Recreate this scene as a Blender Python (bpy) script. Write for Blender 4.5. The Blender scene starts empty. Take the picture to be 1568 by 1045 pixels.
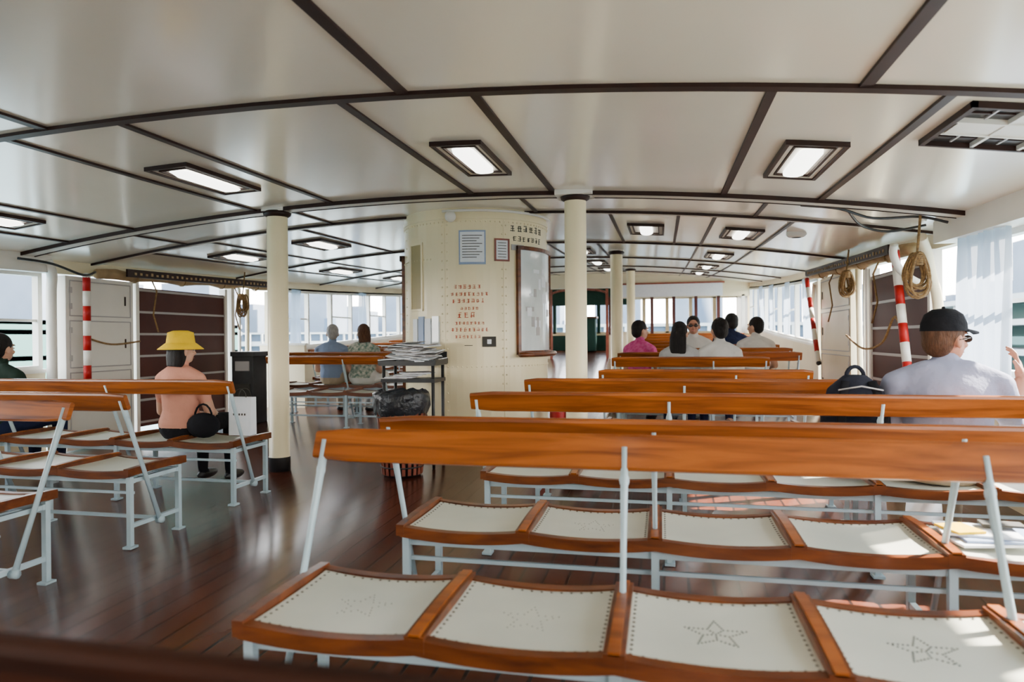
import bpy, math, random
from mathutils import Vector, Matrix
random.seed(7)
XC=-1.85; KC=.021; ZC=2.24
XL=-5.85; XR=2.15
def S(y): return .0018*y*y if y>0 else .0006*y*y
def CZ(x,y): return ZC+S(y)-KC*(x-XC)**2
V=Vector
# ------------------------------------------------------------------ materials
def mat(name,c,c2=None,scale=5.0,rough=.5,metal=0,coat=0,bump=0,bscale=None,stretch=(1,1,1),detail=3,emit=0,alpha=None,spec=None,dist=0,lo=.32,hi=.68):
    m=bpy.data.materials.new(name); m.use_nodes=True
    nt=m.node_tree; N=nt.nodes; L=nt.links; b=N['Principled BSDF']
    b.inputs['Base Color'].default_value=(*c,1); b.inputs['Roughness'].default_value=rough
    b.inputs['Metallic'].default_value=metal; b.inputs['Coat Weight'].default_value=coat
    b.inputs['Coat Roughness'].default_value=.12
    if spec is not None: b.inputs['Specular IOR Level'].default_value=spec
    tc=N.new('ShaderNodeTexCoord'); mp=N.new('ShaderNodeMapping'); mp.inputs['Scale'].default_value=stretch
    L.new(tc.outputs['Object'],mp.inputs['Vector'])
    if c2 is not None:
        nz=N.new('ShaderNodeTexNoise'); nz.inputs['Scale'].default_value=scale; nz.inputs['Detail'].default_value=detail; nz.inputs['Distortion'].default_value=dist
        L.new(mp.outputs[0],nz.inputs['Vector'])
        cr=N.new('ShaderNodeValToRGB'); cr.color_ramp.elements[0].position=lo; cr.color_ramp.elements[1].position=hi
        cr.color_ramp.elements[0].color=(*c,1); cr.color_ramp.elements[1].color=(*c2,1)
        L.new(nz.outputs['Fac'],cr.inputs[0]); L.new(cr.outputs[0],b.inputs['Base Color'])
    if bump:
        nb=N.new('ShaderNodeTexNoise'); nb.inputs['Scale'].default_value=bscale or scale*3; nb.inputs['Detail'].default_value=4
        L.new(mp.outputs[0],nb.inputs['Vector'])
        bp=N.new('ShaderNodeBump'); bp.inputs['Strength'].default_value=bump; bp.inputs['Distance'].default_value=.02
        L.new(nb.outputs['Fac'],bp.inputs['Height']); L.new(bp.outputs[0],b.inputs['Normal'])
    if emit:
        b.inputs['Emission Color'].default_value=(*c,1); b.inputs['Emission Strength'].default_value=emit
    return m
M={}
M['cream']=mat('cream_paint',(.76,.66,.45),(.70,.60,.40),2,.35,bump=.05,bscale=8)
M['casing']=mat('casing_paint',(.84,.73,.46),(.79,.68,.42),1.5,.3,bump=.06,bscale=6)
M['ceil']=mat('ceiling_gloss_paint',(.80,.74,.62),(.75,.69,.57),.8,.20,bump=.10,bscale=2.2,coat=.3)
M['white']=mat('white_paint',(.76,.73,.66),(.70,.67,.60),3,.4)
M['batten']=mat('dark_batten',(.020,.009,.007),(.032,.014,.011),6,.5,spec=.2)
M['beam']=mat('beam_paint',(.50,.46,.38),None,rough=.4)
M['metal']=mat('bench_grey_paint',(.42,.54,.58),(.36,.48,.52),9,.38,bump=.05,bscale=30)
M['wood']=mat('varnished_teak',(.085,.017,.0025),(.31,.082,.009),3.2,.32,coat=.12,spec=.3,stretch=(.55,3,9),detail=7,bump=.04,bscale=12,dist=1.2,lo=.25,hi=.64)
M['wood_d']=mat('seat_frame_teak',(.055,.012,.003),(.165,.042,.007),7,.34,coat=.15,spec=.3,stretch=(.6,2,3),detail=6,dist=.6)
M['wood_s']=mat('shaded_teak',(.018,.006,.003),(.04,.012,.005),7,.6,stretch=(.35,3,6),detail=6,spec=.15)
M['seat']=mat('seat_panel',(.59,.60,.50),(.50,.52,.44),3,.36,bump=.04,bscale=9)
M['stud']=mat('stud_metal',(.16,.15,.12),rough=.4,metal=.7)
M['dot']=mat('perforation',(.07,.08,.065),rough=.8)
M['black']=mat('black_rubber',(.010,.010,.011),(.02,.02,.02),8,.45)
M['plastic']=mat('black_plastic_bag',(.008,.009,.013),(.022,.025,.032),12,.3,bump=.8,bscale=22)
M['brown']=mat('brown_panel',(.060,.016,.013),(.08,.023,.018),2,.5,spec=.25)
M['binred']=mat('bin_slat_wood',(.20,.045,.025),(.28,.07,.04),8,.4)
M['grey']=mat('grey_strip',(.38,.36,.35),rough=.4)
M['red']=mat('red_paint',(.42,.008,.008),(.34,.006,.006),5,.45,spec=.3)
M['glass']=mat('map_glass',(.60,.66,.64),(.74,.77,.77),4,.08,coat=.6)
M['paper']=mat('paper',(.78,.80,.83),(.72,.76,.8),20,.6)
M['paperb']=mat('notice_blue',(.25,.33,.50),rough=.5)
M['ink']=mat('ink',(.03,.027,.02),rough=.7)
M['redink']=mat('red_ink',(.42,.05,.015),rough=.7)
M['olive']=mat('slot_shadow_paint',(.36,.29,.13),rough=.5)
M['news']=mat('newsprint',(.55,.53,.5),(.14,.13,.13),14,.7,stretch=(1,4,1))
M['rope']=mat('rope',(.34,.20,.07),(.18,.10,.04),60,.85,bump=.5,bscale=90)
M['canvas']=mat('canvas_roll',(.46,.32,.16),(.30,.20,.10),6,.8,bump=.4,bscale=14)
M['lamp']=mat('fluorescent_diffuser',(1,.98,.90),rough=.3,emit=6)
M['skin']=mat('skin',(.38,.165,.10),(.43,.20,.13),6,.5,spec=.3)
M['skin_l']=mat('skin_light',(.48,.26,.17),(.52,.30,.21),6,.5,spec=.3)
M['hair_k']=mat('hair_black',(.005,.004,.004),(.012,.009,.008),30,.6,spec=.2,stretch=(4,4,.6),bump=.6,bscale=60)
M['hair_b']=mat('hair_brown',(.05,.022,.010),(.10,.044,.021),30,.6,spec=.2,stretch=(4,4,.6),bump=.6,bscale=60)
M['hair_g']=mat('hair_grey',(.24,.23,.22),(.38,.36,.35),30,.6,stretch=(4,4,.8),bump=.6,bscale=60)
M['eye']=mat('eye_white',(.8,.8,.78),rough=.2); M['iris']=mat('iris',(.03,.02,.015),rough=.1)
M['lip']=mat('lips',(.45,.15,.13),rough=.5)
def cloth(n,c,c2=None,**k):
    k.setdefault('bump',.55); k.setdefault('bscale',14)
    M[n]=mat('cloth_'+n,c,c2 or tuple(x*.88 for x in c),k.pop('scale',4),.85,spec=.1,**k)
cloth('tgrey',(.27,.28,.38),(.235,.245,.335),scale=3); cloth('peach',(.58,.26,.18)); cloth('yellow',(.78,.50,.01)); cloth('dkgreen',(.015,.028,.02))
cloth('ltblue',(.20,.26,.38)); cloth('floral',(.55,.53,.45),(.08,.17,.14),scale=28); cloth('pink',(.52,.04,.2),(.62,.13,.32),scale=30)
cloth('wht',(.62,.61,.58)); cloth('lgrey',(.38,.38,.37)); cloth('navy',(.015,.02,.05)); cloth('khaki',(.40,.31,.21)); cloth('blackc',(.009,.009,.011)); cloth('teal',(.020,.05,.043))
cloth('pack',(.009,.010,.016),(.02,.022,.032))
# floor
def floor_mat():
    m=bpy.data.materials.new('varnished_deck'); m.use_nodes=True; nt=m.node_tree;N=nt.nodes;L=nt.links;b=N['Principled BSDF']
    tc=N.new('ShaderNodeTexCoord'); mp=N.new('ShaderNodeMapping'); mp.inputs['Rotation'].default_value=(0,0,math.pi/2)
    L.new(tc.outputs['Object'],mp.inputs[0])
    br=N.new('ShaderNodeTexBrick'); br.inputs['Scale'].default_value=1; br.inputs['Brick Width'].default_value=60; br.inputs['Row Height'].default_value=.11
    br.inputs['Mortar Size'].default_value=.007; br.inputs['Color1'].default_value=(.100,.028,.013,1); br.inputs['Color2'].default_value=(.068,.018,.009,1); br.inputs['Mortar'].default_value=(.012,.005,.004,1)
    L.new(mp.outputs[0],br.inputs['Vector'])
    nz=N.new('ShaderNodeTexNoise'); nz.inputs['Scale'].default_value=.9; nz.inputs['Detail'].default_value=4; L.new(tc.outputs['Object'],nz.inputs['Vector'])
    mx=N.new('ShaderNodeMix'); mx.data_type='RGBA'; mx.blend_type='MULTIPLY'; mx.inputs[0].default_value=.4
    cr=N.new('ShaderNodeValToRGB'); cr.color_ramp.elements[0].color=(.75,.72,.7,1); cr.color_ramp.elements[0].position=.3; cr.color_ramp.elements[1].color=(1.2,1.15,1.1,1); cr.color_ramp.elements[1].position=.7
    L.new(nz.outputs['Fac'],cr.inputs[0]); L.new(br.outputs['Color'],mx.inputs[6]); L.new(cr.outputs[0],mx.inputs[7]); L.new(mx.outputs[2],b.inputs['Base Color'])
    b.inputs['Specular IOR Level'].default_value=.36
    rr=N.new('ShaderNodeMapRange'); rr.inputs[3].default_value=.17; rr.inputs[4].default_value=.27
    n2=N.new('ShaderNodeTexNoise'); n2.inputs['Scale'].default_value=2.5; n2.inputs['Detail'].default_value=5; L.new(tc.outputs['Object'],n2.inputs['Vector'])
    L.new(n2.outputs['Fac'],rr.inputs[0]); L.new(rr.outputs[0],b.inputs['Roughness'])
    bp=N.new('ShaderNodeBump'); bp.inputs['Strength'].default_value=.06; bp.inputs['Distance'].default_value=.01
    n3=N.new('ShaderNodeTexNoise'); n3.inputs['Scale'].default_value=7; n3.inputs['Detail'].default_value=3; L.new(tc.outputs['Object'],n3.inputs['Vector'])
    L.new(n3.outputs['Fac'],bp.inputs['Height'])
    b2=N.new('ShaderNodeBump'); b2.inputs['Strength'].default_value=.6; b2.inputs['Distance'].default_value=.004; b2.invert=True
    L.new(br.outputs['Fac'],b2.inputs['Height']); L.new(bp.outputs[0],b2.inputs['Normal']); L.new(b2.outputs[0],b.inputs['Normal'])
    return m
M['floor']=floor_mat()
def curtain_mat():
    m=bpy.data.materials.new('sheer_curtain'); m.use_nodes=True; nt=m.node_tree;N=nt.nodes;L=nt.links
    for n in list(N):
        if n.type!='OUTPUT_MATERIAL': N.remove(n)
    o=N['Material Output']; d=N.new('ShaderNodeBsdfDiffuse'); d.inputs[0].default_value=(.5,.56,.65,1)
    t=N.new('ShaderNodeBsdfTranslucent'); t.inputs[0].default_value=(.30,.36,.45,1); tr=N.new('ShaderNodeBsdfTransparent')
    a=N.new('ShaderNodeMixShader'); a.inputs[0].default_value=.5; L.new(d.outputs[0],a.inputs[1]); L.new(t.outputs[0],a.inputs[2])
    c=N.new('ShaderNodeMixShader'); c.inputs[0].default_value=.08; L.new(a.outputs[0],c.inputs[1]); L.new(tr.outputs[0],c.inputs[2]); L.new(c.outputs[0],o.inputs[0])
    return m
M['curtain']=curtain_mat()
# ------------------------------------------------------------------ mesh builder
class MB:
    def __init__(s): s.v=[];s.f=[];s.m=[];s.s=[];s.mats=[]
    def mi(s,k):
        if k not in s.mats: s.mats.append(k)
        return s.mats.index(k)
    def add(s,vs,fs,m,smooth=False):
        o=len(s.v); s.v+= [tuple(p) for p in vs]; i=s.mi(m)
        for f in fs: s.f.append(tuple(o+a for a in f)); s.m.append(i); s.s.append(smooth)
    def hexa(s,p,m): s.add(p,[(0,3,2,1),(4,5,6,7),(0,1,5,4),(1,2,6,5),(2,3,7,6),(3,0,4,7)],m)
    def box(s,c,d,m,R=None):
        c=V(c); p=[]
        for z in(-.5,.5):
            for x,y in((-.5,-.5),(.5,-.5),(.5,.5),(-.5,.5)):
                q=V((x*d[0],y*d[1],z*d[2]))
                if R is not None: q=R@q
                p.append(c+q)
        s.hexa(p,m)
    def b2(s,x0,x1,y0,y1,z0,z1,m): s.box(((x0+x1)/2,(y0+y1)/2,(z0+z1)/2),(abs(x1-x0),abs(y1-y0),abs(z1-z0)),m)
    def tube(s,pts,r,m,seg=8,smooth=True,side=None,closed=False):
        pts=[V(p) for p in pts]; n=len(pts)
        if not isinstance(r,(list,tuple)): r=[r]*n
        vs=[];fs=[];prev=None
        for i,p in enumerate(pts):
            if closed: t=(pts[(i+1)%n]-pts[i-1])
            else: t=(pts[min(i+1,n-1)]-pts[max(i-1,0)])
            t.normalize()
            if side is not None: a=V(side)
            elif prev is None: a=V((1,0,0)) if abs(t.x)<.9 else V((0,1,0))
            else: a=prev
            a=(a-t*a.dot(t)).normalized(); prev=a; b=t.cross(a)
            ra,rb=(r[i] if isinstance(r[i],(tuple,list)) else (r[i],r[i]))
            for k in range(seg):
                th=2*math.pi*(k+.5)/seg
                vs.append(p+a*math.cos(th)*ra+b*math.sin(th)*rb)
        for i in range(n if closed else n-1):
            j=(i+1)%n
            for k in range(seg):
                l=(k+1)%seg
                fs.append((i*seg+k,i*seg+l,j*seg+l,j*seg+k))
        if not closed:
            fs.append(tuple(range(seg-1,-1,-1))); fs.append(tuple((n-1)*seg+k for k in range(seg)))
        s.add(vs,fs,m,smooth)
    def bar(s,a,b,w,m): s.tube([a,b],w*.707,m,seg=4,smooth=False)
    def ell(s,c,r,m,nu=14,nv=9,R=None,smooth=True):
        c=V(c); vs=[];fs=[]
        if not isinstance(r,(tuple,list)): r=(r,r,r)
        def q(x,y,z):
            p=V((x*r[0],y*r[1],z*r[2])); return c+(R@p if R is not None else p)
        vs.append(q(0,0,-1))
        for j in range(1,nv):
            ph=-math.pi/2+math.pi*j/nv
            for i in range(nu):
                th=2*math.pi*i/nu; vs.append(q(math.cos(ph)*math.cos(th),math.cos(ph)*math.sin(th),math.sin(ph)))
        vs.append(q(0,0,1)); top=len(vs)-1
        for i in range(nu):
            j=(i+1)%nu; fs.append((0,1+j,1+i)); fs.append((top,top-nu+i,top-nu+j))
        for r_ in range(nv-2):
            for i in range(nu):
                j=(i+1)%nu; a=1+r_*nu; fs.append((a+i,a+j,a+nu+j,a+nu+i))
        s.add(vs,fs,m,smooth)
    def ribbon(s,pts,side,w,h,m,smooth=False):
        sd=V(side)*w/2; vs=[]
        for p in pts:
            p=V(p); vs+=[p-sd,p+sd,p+sd-V((0,0,h)),p-sd-V((0,0,h))]
        n=len(pts); fs=[(0,1,2,3),((n-1)*4+3,(n-1)*4+2,(n-1)*4+1,(n-1)*4)]
        for i in range(n-1):
            for k in range(4):
                l=(k+1)%4; fs.append((i*4+k,(i+1)*4+k,(i+1)*4+l,i*4+l))
        s.add(vs,fs,m,smooth)
    def sheer(s,x0,x1,y0,y1,z0,z1,m):
        n=max(2,int((y1-y0)/.8)+1); vs=[]
        for i in range(n):
            y=y0+(y1-y0)*i/(n-1)
            zt=lambda x:(CZ(x,y)-z1[1]) if isinstance(z1,tuple) else z1+S(y)
            vs+=[(x0,y,z0+S(y)),(x1,y,z0+S(y)),(x1,y,zt(x1)),(x0,y,zt(x0))]
        fs=[(0,1,2,3),((n-1)*4+3,(n-1)*4+2,(n-1)*4+1,(n-1)*4)]
        for i in range(n-1):
            for k in range(4):
                l=(k+1)%4; fs.append((i*4+k,(i+1)*4+k,(i+1)*4+l,i*4+l))
        s.add(vs,fs,m)
    def lathe(s,c,prof,m,seg=24,R=None,smooth=True,sx=1,sy=1):
        c=V(c);vs=[];fs=[];n=len(prof)
        for r,z in prof:
            for k in range(seg):
                th=2*math.pi*k/seg; p=V((r*math.cos(th)*sx,r*math.sin(th)*sy,z)); vs.append(c+(R@p if R is not None else p))
        for i in range(n-1):
            for k in range(seg):
                l=(k+1)%seg; fs.append((i*seg+k,i*seg+l,(i+1)*seg+l,(i+1)*seg+k))
        s.add(vs,fs,m,smooth)
    def build(s,name,loc=(0,0,0),bevel=0,parent=None):
        loc=V(loc); me=bpy.data.meshes.new(name); me.from_pydata([tuple(V(p)-loc) for p in s.v],[],s.f)
        for k in s.mats: me.materials.append(M[k])
        for p,i,q in zip(me.polygons,s.m,s.s): p.material_index=i; p.use_smooth=q
        import bmesh
        bm=bmesh.new(); bm.from_mesh(me); bmesh.ops.recalc_face_normals(bm,faces=bm.faces); bm.to_mesh(me); bm.free()
        o=bpy.data.objects.new(name,me); bpy.context.scene.collection.objects.link(o); o.location=loc
        if parent is not None: o.parent=parent
        if bevel:
            b=o.modifiers.new('bevel','BEVEL'); b.width=bevel; b.segments=2; b.limit_method='ANGLE'
        return o
def solid(mb,voxel,it=3):
    o=mb.build('tmp_solid'); r=o.modifiers.new('r','REMESH'); r.mode='VOXEL'; r.voxel_size=voxel; r.use_smooth_shade=True
    if it: q=o.modifiers.new('s','SMOOTH'); q.factor=.5; q.iterations=it
    dg=bpy.context.evaluated_depsgraph_get(); me=bpy.data.meshes.new_from_object(o.evaluated_get(dg))
    vs=[v.co.copy() for v in me.vertices]; fs=[tuple(p.vertices) for p in me.polygons]
    bpy.data.objects.remove(o); bpy.data.meshes.remove(me); return vs,fs
def place(mb,vf,fn):
    vs,fs=vf
    o=len(mb.v); mb.v+=[tuple(p) for p in vs]
    for f in fs:
        c=sum((vs[i] for i in f),V((0,0,0)))/len(f)
        mb.f.append(tuple(o+i for i in f)); mb.m.append(mb.mi(fn(c))); mb.s.append(True)
# ------------------------------------------------------------------ shell
YB,YF=-6.0,18.0
b=MB()
ny=50; xs=[XL-.1,XR+.1]
vs=[];fs=[]
for i in range(ny+1):
    y=YB+(21.5-YB)*i/ny
    for x in xs: vs.append((x,y,S(y)))
    for x in xs: vs.append((x,y,S(y)-.12))
for i in range(ny):
    a=i*4;c=a+4; fs+=[(a,a+1,c+1,c),(a+2,c+2,c+3,a+3),(a,c,c+2,a+2),(a+1,a+3,c+3,c+1)]
b.add(vs,fs,'floor',True); b.build('floor')
b=MB(); vs=[];fs=[]; nx=24; x0,x1=XL-.35,XR+.35
for i in range(ny+1):
    y=YB+(21.5-YB)*i/ny
    for j in range(nx+1):
        x=x0+(x1-x0)*j/nx; vs.append((x,y,CZ(x,y)))
W_=nx+1; base=len(vs); vs+=[(x,y,z+.06) for x,y,z in vs]
for i in range(ny):
    for j in range(nx):
        a=i*W_+j; fs.append((a,a+W_,a+W_+1,a+1)); a+=base; fs.append((a,a+1,a+W_+1,a+W_))
b.add(vs,fs,'ceil',True); b.build('ceiling')
# battens, beams and strips for beam shadow
b=MB()
def lon(x,y0,y1,w=.05,h=.014,m='batten'):
    n=max(2,int((y1-y0)/.5)); b.ribbon([(x,y0+(y1-y0)*i/n,CZ(x,y0+(y1-y0)*i/n)+.002) for i in range(n+1)],(1,0,0),w,h,m)
def tra(y,w=.05,h=.016,m='batten',xa=XL,xb=XR):
    b.ribbon([(xa+(xb-xa)*i/24,y,CZ(xa+(xb-xa)*i/24,y)+.002) for i in range(25)],(0,1,0),w,h,m)
tra(2.87,.055,.02); tra(.6); tra(-1.7)
tra(5.20,.09,.03,'beam'); tra(5.13,.014,.033); tra(5.27,.014,.033)  # thin dark strips stand in for the shadow along both beam edges
for y in (6.1,8.6,11.0,13.4,15.8): tra(y,.05,.022,'beam'); tra(y-.04,.016,.024)
for x in (-4.93,-3.02,-1.11,.77): 
    lon(x,-6,2.85)
for x in (-5.2,-4.52,-3.32,-2.63,-1.44,-.80,.44,1.09):
    lon(x,2.9,5.12,.042)
    lon(x,8.6,17.9,.025)
for x in (-5.2,-4.5,-3.5,-.45,.15,.46,1.1): lon(x,6.1,8.6,.03)
for x in (-4.7,-3.1,-1.1,.77): lon(x,5.3,6.1,.03)
b.build('ceiling_battens')
# side walls
def side_wall(name,X,o,gy0,gy1):
    b=MB(); xo=X+o*.09
    a,c=min(X,xo),max(X,xo)
    for y0,y1 in((YB,gy0),(gy1,YF)):
        b.sheer(a,c,y0,y1,0,.80,'cream'); b.sheer(min(X-o*.03,xo),max(X-o*.03,xo),y0,y1,.80,.835,'white')
    b.sheer(a,c,YB,YF,1.77,('c',.0),'cream')
    b.build(name)
side_wall('wall_left',XL,-1,5.5,9.7); side_wall('wall_right',XR,1,5.7,10.3)
wn=[0]
def windows(X,o,y0,y1,step):
    wn[0]+=1; b=MB(); n=round((y1-y0)/step); xa,xb=sorted((X,X+o*.07))
    for i in range(n+1):
        y=y0+(y1-y0)*i/n; w=.045 if i%2 else .07
        b.b2(xa,xb,y-w/2,y+w/2,.83+S(y),1.78+S(y),'white')
        if i<n:
            ym=(y+y0+(y1-y0)*(i+1)/n)/2
            b.b2(xa+.02,xb-.02,y,y0+(y1-y0)*(i+1)/n,1.30+S(ym),1.325+S(ym),'white') if i%2==0 else None
    b.sheer(xa,xb,y0,y1,1.73,1.80,'white'); b.sheer(xa,xb,y0,y1,.83,.87,'white')
    b.build('window_%d'%wn[0])
windows(XL,-1,YB,5.45,1.05); windows(XL,-1,9.75,YF,.85); windows(XR,1,YB,5.65,1.05); windows(XR,1,10.35,YF,.85)
# blind boxes / soffits
b=MB()
b.sheer(XR-.16,XR,YB,5.68,1.77,('c',-.01),'white'); b.build('trim_1')
b=MB(); b.sheer(XL,XL+.14,YB,5.45,1.76,('c',-.01),'white'); b.build('trim_2')
# front bulkhead
b=MB(); zf=S(YF)
def fw(x0,x1,z0,z1,m='cream'): b.b2(x0,x1,YF,YF+.08,z0,z1,m)
fw(XL,-2.92,zf,1.22); fw(-1.36,XR,zf,1.22)
for i in range(12):
    xa=XL+(XR-XL)*i/12; xb=XL+(XR-XL)*(i+1)/12; fw(xa,xb,2.16 if not(-2.95<(xa+xb)/2<-1.3) else 2.45,CZ((xa+xb)/2,YF)+.02)
for x in (-5.8,-5.1,-4.4,-3.7,-2.98,-1.32,-.8,-.25,.3,.85,1.4,2.0): fw(x-.04,x+.04,1.2,2.2,'brown' if -1.4<x<1.9 else 'white')
fw(XL,-2.92,1.5,1.53,'white')
b.build('wall_front')
b=MB(); b.b2(-1.05,1.5,YF-.06,YF-.01,2.18,2.50,'paper'); b.b2(-1.1,1.55,YF-.08,YF-.01,2.50,2.54,'binred'); b.build('notice_board')
b=MB()
for x in (-2.88,-1.40): b.b2(x-.035,x+.035,YF-.03,YF-.002,zf,2.43,'binred')
for k in range(10):
    a0,a1=math.pi*k/10,math.pi*(k+1)/10; b.tube([(-2.14+.72*math.cos(a0),YF-.016,2.30+.12*math.sin(a0)),(-2.14+.72*math.cos(a1),YF-.016,2.30+.12*math.sin(a1))],.03,'binred',seg=6)
b.build('door_1')
# wheelhouse beyond
b=MB(); z2=S(20.5)
b.b2(XL,XR,20.5,20.6,z2,z2+.55,'cream'); b.b2(XL,XR,20.5,20.6,z2+1.5,3.4,'cream'); b.b2(-3.4,-.9,20.45,20.5,z2,z2+.45,'teal'); b.b2(-3.4,-.9,20.45,20.5,z2+1.35,2.6,'teal'); b.b2(-2.3,-1.9,19.9,20.4,z2,z2+.95,'teal'); b.b2(-2.35,-1.85,19.85,20.45,z2+.95,z2+1.0,'wood_d')
for i in range(13): x=XL+(XR-XL)*i/12; b.b2(x-.05,x+.05,20.5,20.6,z2+.5,z2+1.55,'teal' if -3.4<x<-.9 else 'cream')
b.lathe((-2.65,20.2,z2+.4),[(.0,0),(.12,0),(.12,.7),(.16,.75),(.0,.85)],'binred',12)
for x in(XL,XR): b.b2(x-.04,x+.04,18.08,20.5,.6,3.2,'cream')
b.build('wheelhouse_bulkhead')
b=MB(); b.b2(XL,XR,YB-.08,YB,0,2.0,'cream')  # unseen wall, closed without windows to darken the foreground
b.b2(-4.8,1.1,YB-.08,YB,1.9,2.15,'cream')
b.build('wall_back')
# ------------------------------------------------------------------ ceiling lamps
def lamp(x,y,w=.30,l=.80):
    b=MB()
    def pl(xa,xb,ya,yb,h0,h1,m):
        p=[]
        for h in(h1,h0):
            for xx,yy in((xa,ya),(xb,ya),(xb,yb),(xa,yb)): p.append((xx,yy,CZ(xx,yy)-h))
        b.hexa(p,m)
    def ring(w,l,t,h,m):
        pl(x-w/2,x-w/2+t,y-l/2,y+l/2,-.005,h,m); pl(x+w/2-t,x+w/2,y-l/2,y+l/2,-.005,h,m)
        pl(x-w/2+t,x+w/2-t,y-l/2,y-l/2+t,-.005,h,m); pl(x-w/2+t,x+w/2-t,y+l/2-t,y+l/2,-.005,h,m)
    ring(w,l,.020,.026,'batten'); ring(w-.045,l-.045,.022,.018,'beam'); ring(w-.10,l-.14,.010,.020,'batten')
    pl(x-w/2+.02,x+w/2-.02,y-l/2+.02,y+l/2-.02,.0,.008,'white')
    # bulging diffuser
    n=8; pts=[(x,y-l/2+.10+(l-.2)*i/n,CZ(x,y-l/2+.10+(l-.2)*i/n)-.02) for i in range(n+1)]
    b.tube(pts,[(.05,.012)]+[(.065,.03)]*(n-1)+[(.05,.012)],'lamp',seg=12,side=(1,0,0))
    b.build('ceiling_lamp',(x,y,CZ(x,y)))
for x in (-4.86,-2.98,-1.12,.765): lamp(x,4.05)
for x in (-4.85,-3.8,-.15,.78): lamp(x,7.2,.36,.75)
for y in (9.8,12.2,14.6):
    for x in (-4.86,-2.98,-1.12,.765): lamp(x,y,.34,.8)
for x in (-4.0,-.2): lamp(x,.2)
# vent
b=MB(); x,y=1.5,3.28
def vz(xx,yy,h): return (xx,yy,CZ(xx,yy)-h)
def pl(xa,xb,ya,yb,h0,h1,m):
    p=[vz(xx,yy,h) for h in(h1,h0) for xx,yy in((xa,ya),(xb,ya),(xb,yb),(xa,yb))]; b.hexa(p,m)
pl(x-.3,x+.3,y-.27,y+.27,0,.004,'black')
for i in range(3):
    for j in range(3):
        xa=x-.28+i*.19; ya=y-.25+j*.172
        if (i,j) in ((1,0),(0,1),(1,1),(2,2)): pl(xa+.005,xa+.178,ya+.005,ya+.162,.004,.022,'white')
        else:
            pl(xa+.01,xa+.17,ya+.075,ya+.083,.004,.012,'batten'); pl(xa+.085,xa+.093,ya+.01,ya+.15,.004,.014,'grey')
for k in (1,2):
    pl(x-.28+k*.19-.012,x-.28+k*.19+.002,y-.27,y+.27,.004,.026,'white'); pl(x-.3,x+.3,y-.25+k*.172-.012,y-.25+k*.172+.002,.004,.026,'white')
for a in (-.31,.29): pl(x+a,x+a+.02,y-.29,y+.29,0,.028,'batten')
for a in (-.29,.27): pl(x-.31,x+.31,y+a,y+a+.02,0,.028,'batten')
b.build('ceiling_air_vent')
b=MB(); x,y=1.25,6.9; b.lathe((x,y,CZ(x,y)),[(.09,0.01),(.09,-.02),(.07,-.04),(.045,-.045)],'white'); b.lathe((x,y,CZ(x,y)),[(.045,-.045),(.04,-.035),(.0,-.034)],'ink'); b.build('ceiling_speaker')
# ------------------------------------------------------------------ pillars
def pillar(x,y,r=.085,box=False,base=True):
    b=MB(); z0=S(y); z1=CZ(x,y)
    b.lathe((x,y,0),[(0,z0),(r+.004,z0),(r+.004,z0+.12)],'black'); b.lathe((x,y,0),[(r+.004,z0+.12),(r,z0+.125),(r,z1-.06)],'casing',32)
    b.lathe((x,y,0),[(r,z1-.07),(r+.025,z1-.055),(r+.03,z1-.035),(r+.01,z1-.02)],'batten')
    if box: b.b2(x-.14,x+.14,y-.13,y+.13,z1-.035,z1+.01,'white')
    else: b.b2(x-.10,x+.10,y-.08,y+.08,z1-.025,z1+.01,'white')
    b.build('pillar',(x,y,z0))
pillar(-3.16,5.2); pillar(-.64,5.2,.083,True); pillar(-.62,9.7,.085); pillar(-3.0,9.7); pillar(-.62,14.2); pillar(-3.0,14.2)
# ------------------------------------------------------------------ funnel casing
CC=V((-1.77,6.45,0)); CR=.69; ang=math.radians(15.3)
rv=V((math.cos(ang),math.sin(ang),0)); dv=V((-math.sin(ang),math.cos(ang),0))
def cp(phi,z,off=0):
    a=math.radians(phi); p=CC+(rv*math.sin(a)-dv*math.cos(a))*(CR+off); return V((p.x,p.y,z))
casing=bpy.data.objects.new('funnel_casing',None); bpy.context.scene.collection.objects.link(casing)
b=MB(); n=72
for i in range(n):
    p0,p1=i*360/n,(i+1)*360/n
    b.add([cp(p0,S(5.8)-.02),cp(p1,S(5.8)-.02),cp(p1,CZ(*cp(p1,0)[:2])+.002),cp(p0,CZ(*cp(p0,0)[:2])+.002)],[(0,1,2,3)],'casing',True)
def patch(p0,p1,z0,z1,o,m,th=.0,n=None):
    n=n or max(1,int(abs(p1-p0)/5)); vs=[];fs=[]
    for i in range(n+1):
        p=p0+(p1-p0)*i/n; vs+=[cp(p,z0,0),cp(p,z0,o),cp(p,z1,o),cp(p,z1,0)]
    fs=[(0,1,2,3),(n*4+3,n*4+2,n*4+1,n*4)]
    for i in range(n):
        for k in range(4):
            l=(k+1)%4; fs.append((i*4+k,i*4+l,(i+1)*4+l,(i+1)*4+k))
    b.add(vs,fs,m)
def frame(p0,p1,z0,z1,o,wd,wz,m):
    patch(p0,p0+wd,z0,z1,o,m); patch(p1-wd,p1,z0,z1,o,m); patch(p0,p1,z0,z0+wz,o,m); patch(p0,p1,z1-wz,z1,o,m)
def glyphs(p0,p1,z,h,m,o=.003):
    w=math.degrees(h/CR); p=p0
    while p+w*.9<p1:
        for k in range(3): zz=z+h*(.1+.35*k)+random.uniform(-.1,.1)*h; patch(p+random.uniform(0,.25)*w,p+w*random.uniform(.6,.85),zz,zz+h*.10,o,m,n=1)
        for k in range(2): q=p+w*random.uniform(.15,.7); patch(q,q+w*.1,z+h*random.uniform(0,.2),z+h*random.uniform(.7,.95),o,m,n=1)
        p+=w*1.12
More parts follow.
